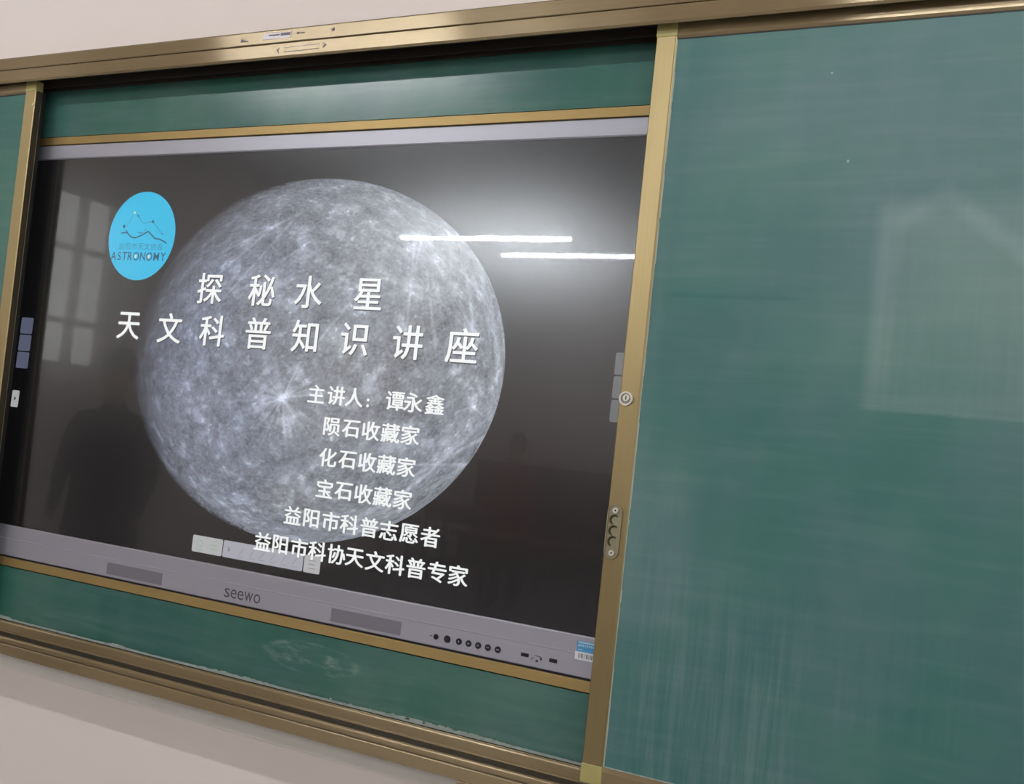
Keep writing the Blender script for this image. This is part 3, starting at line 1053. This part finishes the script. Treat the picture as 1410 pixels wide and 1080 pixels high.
for i, (x, r) in enumerate(((.5300, .0014), (.5420, .0053), (.5682, .0072), (.5952, .0064), (.6172, .0064), (.6389, .0064), (.6606, .0064), (.6827, .0064))):
    if i == 0:
        obj('indicator_light', prism(BM(), circ(x, bz, r, 12), -0.00520, -0.00380), M_BLACK, lowp)
        continue
    bt = obj('button', prism(BM(), circ(x, bz, r, 28), -0.00600, -0.00380), M_BLACK, lowp)
    if i >= 3:
        bm = BM()
        if i == 3:
            prism(bm, rrect(x, bz, .0022, .0046, .0008), -0.00630, -0.00595)
        elif i == 4:
            ring(bm, x, bz, .0013, .0027, -0.00630, -0.00595, 4)
        elif i == 5:
            ring(bm, x, bz, .0014, .0023, -0.00630, -0.00595, 14)
        elif i == 6:
            box(bm, x - .0030, x - .0006, -0.00630, -0.00595, bz - .0008, bz + .0010)
            box(bm, x + .0006, x + .0030, -0.00630, -0.00595, bz - .0008, bz + .0010)
        else:
            box(bm, x - .0026, x + .0026, -0.00630, -0.00595, bz - .0012, bz + .0008)
        ic = obj('icon', bm, plain('icon_grey', (0.30, 0.30, 0.34, 1), 0.5), None)
        ic.parent = bt.parent
        ic.data.transform(Matrix.Translation(-ORG[d.name] - Vector((0, 0, ZC))))
for x in (.7411, .8014):
    u_ = obj('usb_port', ring(BM(), x, -.5372, .0001, .0002, -0.00390, -0.00380, 4), M_BLACK, lowp)
    u_.data.clear_geometry()
    bm = BM()
    prism(bm, rrect(x, -.5372, .0165, .0070, .0008), -0.00480, -0.00380)
    bmesh.ops.translate(bm, verts=bm.verts, vec=-ORG[d.name])
    bm.to_mesh(u_.data)
    bm.free()
bm = BM()
stroke(bm, [(.7570, -.5440), (.7555, -.5415), (.7575, -.5395), (.7610, -.5392)], .0011, -0.00470, -0.00380)
stroke(bm, [(.7630, -.5350), (.7690, -.5345), (.7745, -.5352), (.7765, -.5372), (.7755, -.5405)], .0013, -0.00470, -0.00380)
prism(bm, rrect(.7675, -.5440, .0048, .0046, .001), -0.00500, -0.00380)
prism(bm, rrect(.7757, -.5385, .0036, .0060, .001), -0.00500, -0.00380)
obj('port_icon', bm, plain('port_grey', (0.055, 0.053, 0.062, 1), 0.5), lowp, kind='stuff')
st = obj('energy_label', box(BM(), .8470, .9050, -0.00620, -.0015, -.5100, -.4905), plain('label_blue', (0.07, 0.30, 0.55, 1), 0.45), lowp, label='blue and white paper sticker')
bm = box(BM(), .8450, .9040, -0.00670, -.0015, -.5250, -.5100)
obj('barcode_field', bm, plain('label_white', (0.75, 0.76, 0.80, 1), 0.5), lowp)
bm = BM()
x = .8520
rnd = random.Random(2)
while x < .898:
    w_ = rnd.choice((.0006, .0010, .0015))
    box(bm, x, x + w_, -0.00700, -0.00660, -.5215, -.5130)
    x += w_ + rnd.choice((.0008, .0012, .0018))
obj('barcode', bm, plain('barcode_ink', (0.12, 0.12, 0.14, 1), 0.6), lowp, kind='stuff')
bm = BM()
box(bm, .8500, .9030, -0.00660, -0.00610, -.4940, -.4912)
for x in np.arange(.8500, .900, .0042):
    box(bm, x, x + .0026, -0.00660, -0.00610, -.5000 + rnd.uniform(-.0008, .0008), -.4962)
box(bm, .8500, .8600, -0.00660, -0.00610, -.5065, -.5052)
obj('sticker_print', bm, plain('label_print_light', (0.42, 0.66, 0.80, 1), 0.5), lowp, kind='stuff')

# ------------------------------------------------------------------ people and desks seen only as reflections
M_DESK = plain('desk_wood', (0.30, 0.12, 0.06, 1), 0.35)
M_STEEL = plain('desk_steel', (0.10, 0.10, 0.11, 1), 0.4, 0.6)
desk = thing('school_desk', 'brown school desk nearest the left windows, first row', 'desk', (-3.0, -4.6, FZ), 'school desks')
x, y = -3.0, -4.6
obj('desk_top', box(BM(), x - .6, x + .6, y - .22, y + .22, FZ + .73, FZ + .76, .004), M_DESK, desk)
obj('drawer_box', box(BM(), x - .55, x + .55, y - .19, y + .19, FZ + .60, FZ + .729), M_STEEL, desk)
for sx in (-1, 1):
    for sy in (-1, 1):
        obj('leg', box(BM(), x + sx * .53 - .015, x + sx * .53 + .015, y + sy * .18 - .015, y + sy * .18 + .015, FZ, FZ + .599), M_STEEL, desk)
pos = [('second desk from the left windows, first row', -1.3, -4.6), ('brown school desk nearest the left windows, second row', -3.0, -7.0),
       ('second desk from the left windows, second row', -1.3, -7.0), ('first row desk at the middle of the classroom', .4, -4.6)]
for lb_, px, py in pos:
    c = copy_tree(desk)
    c.location = (px, py, 0)
    c['label'] = lb_
    c.location.z = 0.0 + (FZ + ZC)


def person(name, label, org, top_col, leg_col, height=1.66, face=0.0):
    p = thing(name, label, 'person', org, None, (0, 0, face))
    s = height / 1.75
    ox, oy, oz = org
    pts = {'pel': (0, 0, .95, .145, .10), 'bel': (0, .0, 1.08, .14, .10), 'che': (0, .0, 1.28, .165, .11), 'nk0': (0, 0, 1.46, .075, .065), 'nk1': (0, -.01, 1.53, .055, .055),
           'hd0': (0, -.02, 1.60, .075, .09), 'hd1': (0, -.015, 1.70, .072, .085)}
    ed = [('pel', 'bel'), ('bel', 'che'), ('che', 'nk0'), ('nk0', 'nk1'), ('nk1', 'hd0'), ('hd0', 'hd1')]
    for sd, sx in (('l', -1), ('r', 1)):
        pts.update({'sh' + sd: (sx * .18, 0, 1.41, .065, .06), 'el' + sd: (sx * .25, .01, 1.13, .045, .045), 'wr' + sd: (sx * .23, -.10, .90, .032, .03),
                    'hn' + sd: (sx * .225, -.14, .83, .035, .022),
                    'hp' + sd: (sx * .09, 0, .88, .09, .09), 'kn' + sd: (sx * .10, -.01, .50, .060, .062), 'an' + sd: (sx * .105, .01, .09, .042, .045),
                    'to' + sd: (sx * .115, -.16, .03, .038, .028)})
        ed += [('che', 'sh' + sd), ('sh' + sd, 'el' + sd), ('el' + sd, 'wr' + sd), ('wr' + sd, 'hn' + sd), ('pel', 'hp' + sd), ('hp' + sd, 'kn' + sd), ('kn' + sd, 'an' + sd), ('an' + sd, 'to' + sd)]
    names = list(pts)
    me = bpy.data.meshes.new('body')
    me.from_pydata([(pts[n][0] * s, pts[n][1] * s, pts[n][2] * s) for n in names], [(names.index(a), names.index(b)) for a, b in ed], [])
    o = bpy.data.objects.new('body', me)
    COL.objects.link(o)
    o.modifiers.new('skin', 'SKIN')
    sub = o.modifiers.new('sub', 'SUBSURF')
    sub.levels = sub.render_levels = 2
    for i, n in enumerate(names):
        v = me.skin_vertices[0].data[i]
        v.radius = (pts[n][3] * s, pts[n][4] * s)
        v.use_root = (n == 'pel')
    bpy.context.view_layer.update()
    ev = o.evaluated_get(bpy.context.evaluated_depsgraph_get())
    m2 = bpy.data.meshes.new_from_object(ev)
    bpy.data.objects.remove(o)
    m2.name = 'body'
    skin = plain('skin', (0.50, 0.30, 0.21, 1), .5)
    for m in (skin, plain('dark_coat', top_col, .8), plain('trousers', leg_col, .8), plain('shoe', (0.02, 0.02, 0.02, 1), .5)):
        m2.materials.append(m)
    for pl in m2.polygons:
        z = pl.center.z / s
        ax = abs(pl.center.x) / s
        pl.use_smooth = True
        pl.material_index = 0 if (z > 1.50 or (z < .89 and ax > .185)) else (1 if z > .84 else (2 if z > .09 else 3))
    b = bpy.data.objects.new('body', m2)
    COL.objects.link(b)
    b.parent = p
    ORG[b.name] = Vector((0, 0, 0))
    # hair cap, coat skirt, face
    bm = BM()
    bmesh.ops.create_uvsphere(bm, u_segments=24, v_segments=14, radius=1)
    for v in bm.verts:
        v.co = Vector((v.co.x * .092 * s, (v.co.y * .108 + .012) * s, (v.co.z * .105 + 1.705) * s))
    bmesh.ops.delete(bm, geom=[v for v in bm.verts if v.co.z < 1.60 * s or (v.co.y < -.055 * s and v.co.z < 1.735 * s)], context='VERTS')
    h = bpy.data.objects.new('hair', bpy.data.meshes.new('hair'))
    bm.to_mesh(h.data)
    bm.free()
    h.data.materials.append(plain('hair', (0.012, 0.01, 0.01, 1), .6))
    COL.objects.link(h)
    h.parent = p
    bm = BM()
    for sx in (-1, 1):
        bmesh.ops.create_uvsphere(bm, u_segments=10, v_segments=8, radius=.009 * s, matrix=Matrix.Translation((sx * .031 * s, -.098 * s, 1.665 * s)))
    e = bpy.data.objects.new('eyes', bpy.data.meshes.new('eyes'))
    bm.to_mesh(e.data)
    bm.free()
    e.data.materials.append(M_BLACK)
    COL.objects.link(e)
    e.parent = p
    bm = BM()
    n = 24
    V = []
    for (z, rx, ry) in ((1.44, .10, .075), (1.42, .20, .105), (1.25, .195, .135), (1.0, .185, .135), (.70, .215, .16), (.69, .205, .15), (1.0, .17, .12)):
        V.append([bm.verts.new((rx * s * math.cos(2 * math.pi * i / n), ry * s * math.sin(2 * math.pi * i / n), z * s)) for i in range(n)])
    for a, b2 in zip(V[:-1], V[1:]):
        for i in range(n):
            bm.faces.new((a[i], a[(i + 1) % n], b2[(i + 1) % n], b2[i]))
    bmesh.ops.recalc_face_normals(bm, faces=bm.faces)
    ct = bpy.data.objects.new('coat', bpy.data.meshes.new('coat'))
    bm.to_mesh(ct.data)
    bm.free()
    for pl in ct.data.polygons:
        pl.use_smooth = True
    ct.data.materials.append(plain('coat_cloth', top_col, .9))
    COL.objects.link(ct)
    ct.parent = p
    return p


person('person', 'standing person in a dark coat, mirrored as the dark shape at the screen left', (-2.55, -1.95, FZ), (0.012, 0.014, 0.022, 1), (0.015, 0.016, 0.022, 1), 1.60, math.radians(155))
person('person', 'person in a red jacket standing behind the desks, mirrored low in the screen', (-2.25, -6.0, FZ), (0.35, 0.03, 0.03, 1), (0.03, 0.03, 0.05, 1), 1.45, math.radians(180))
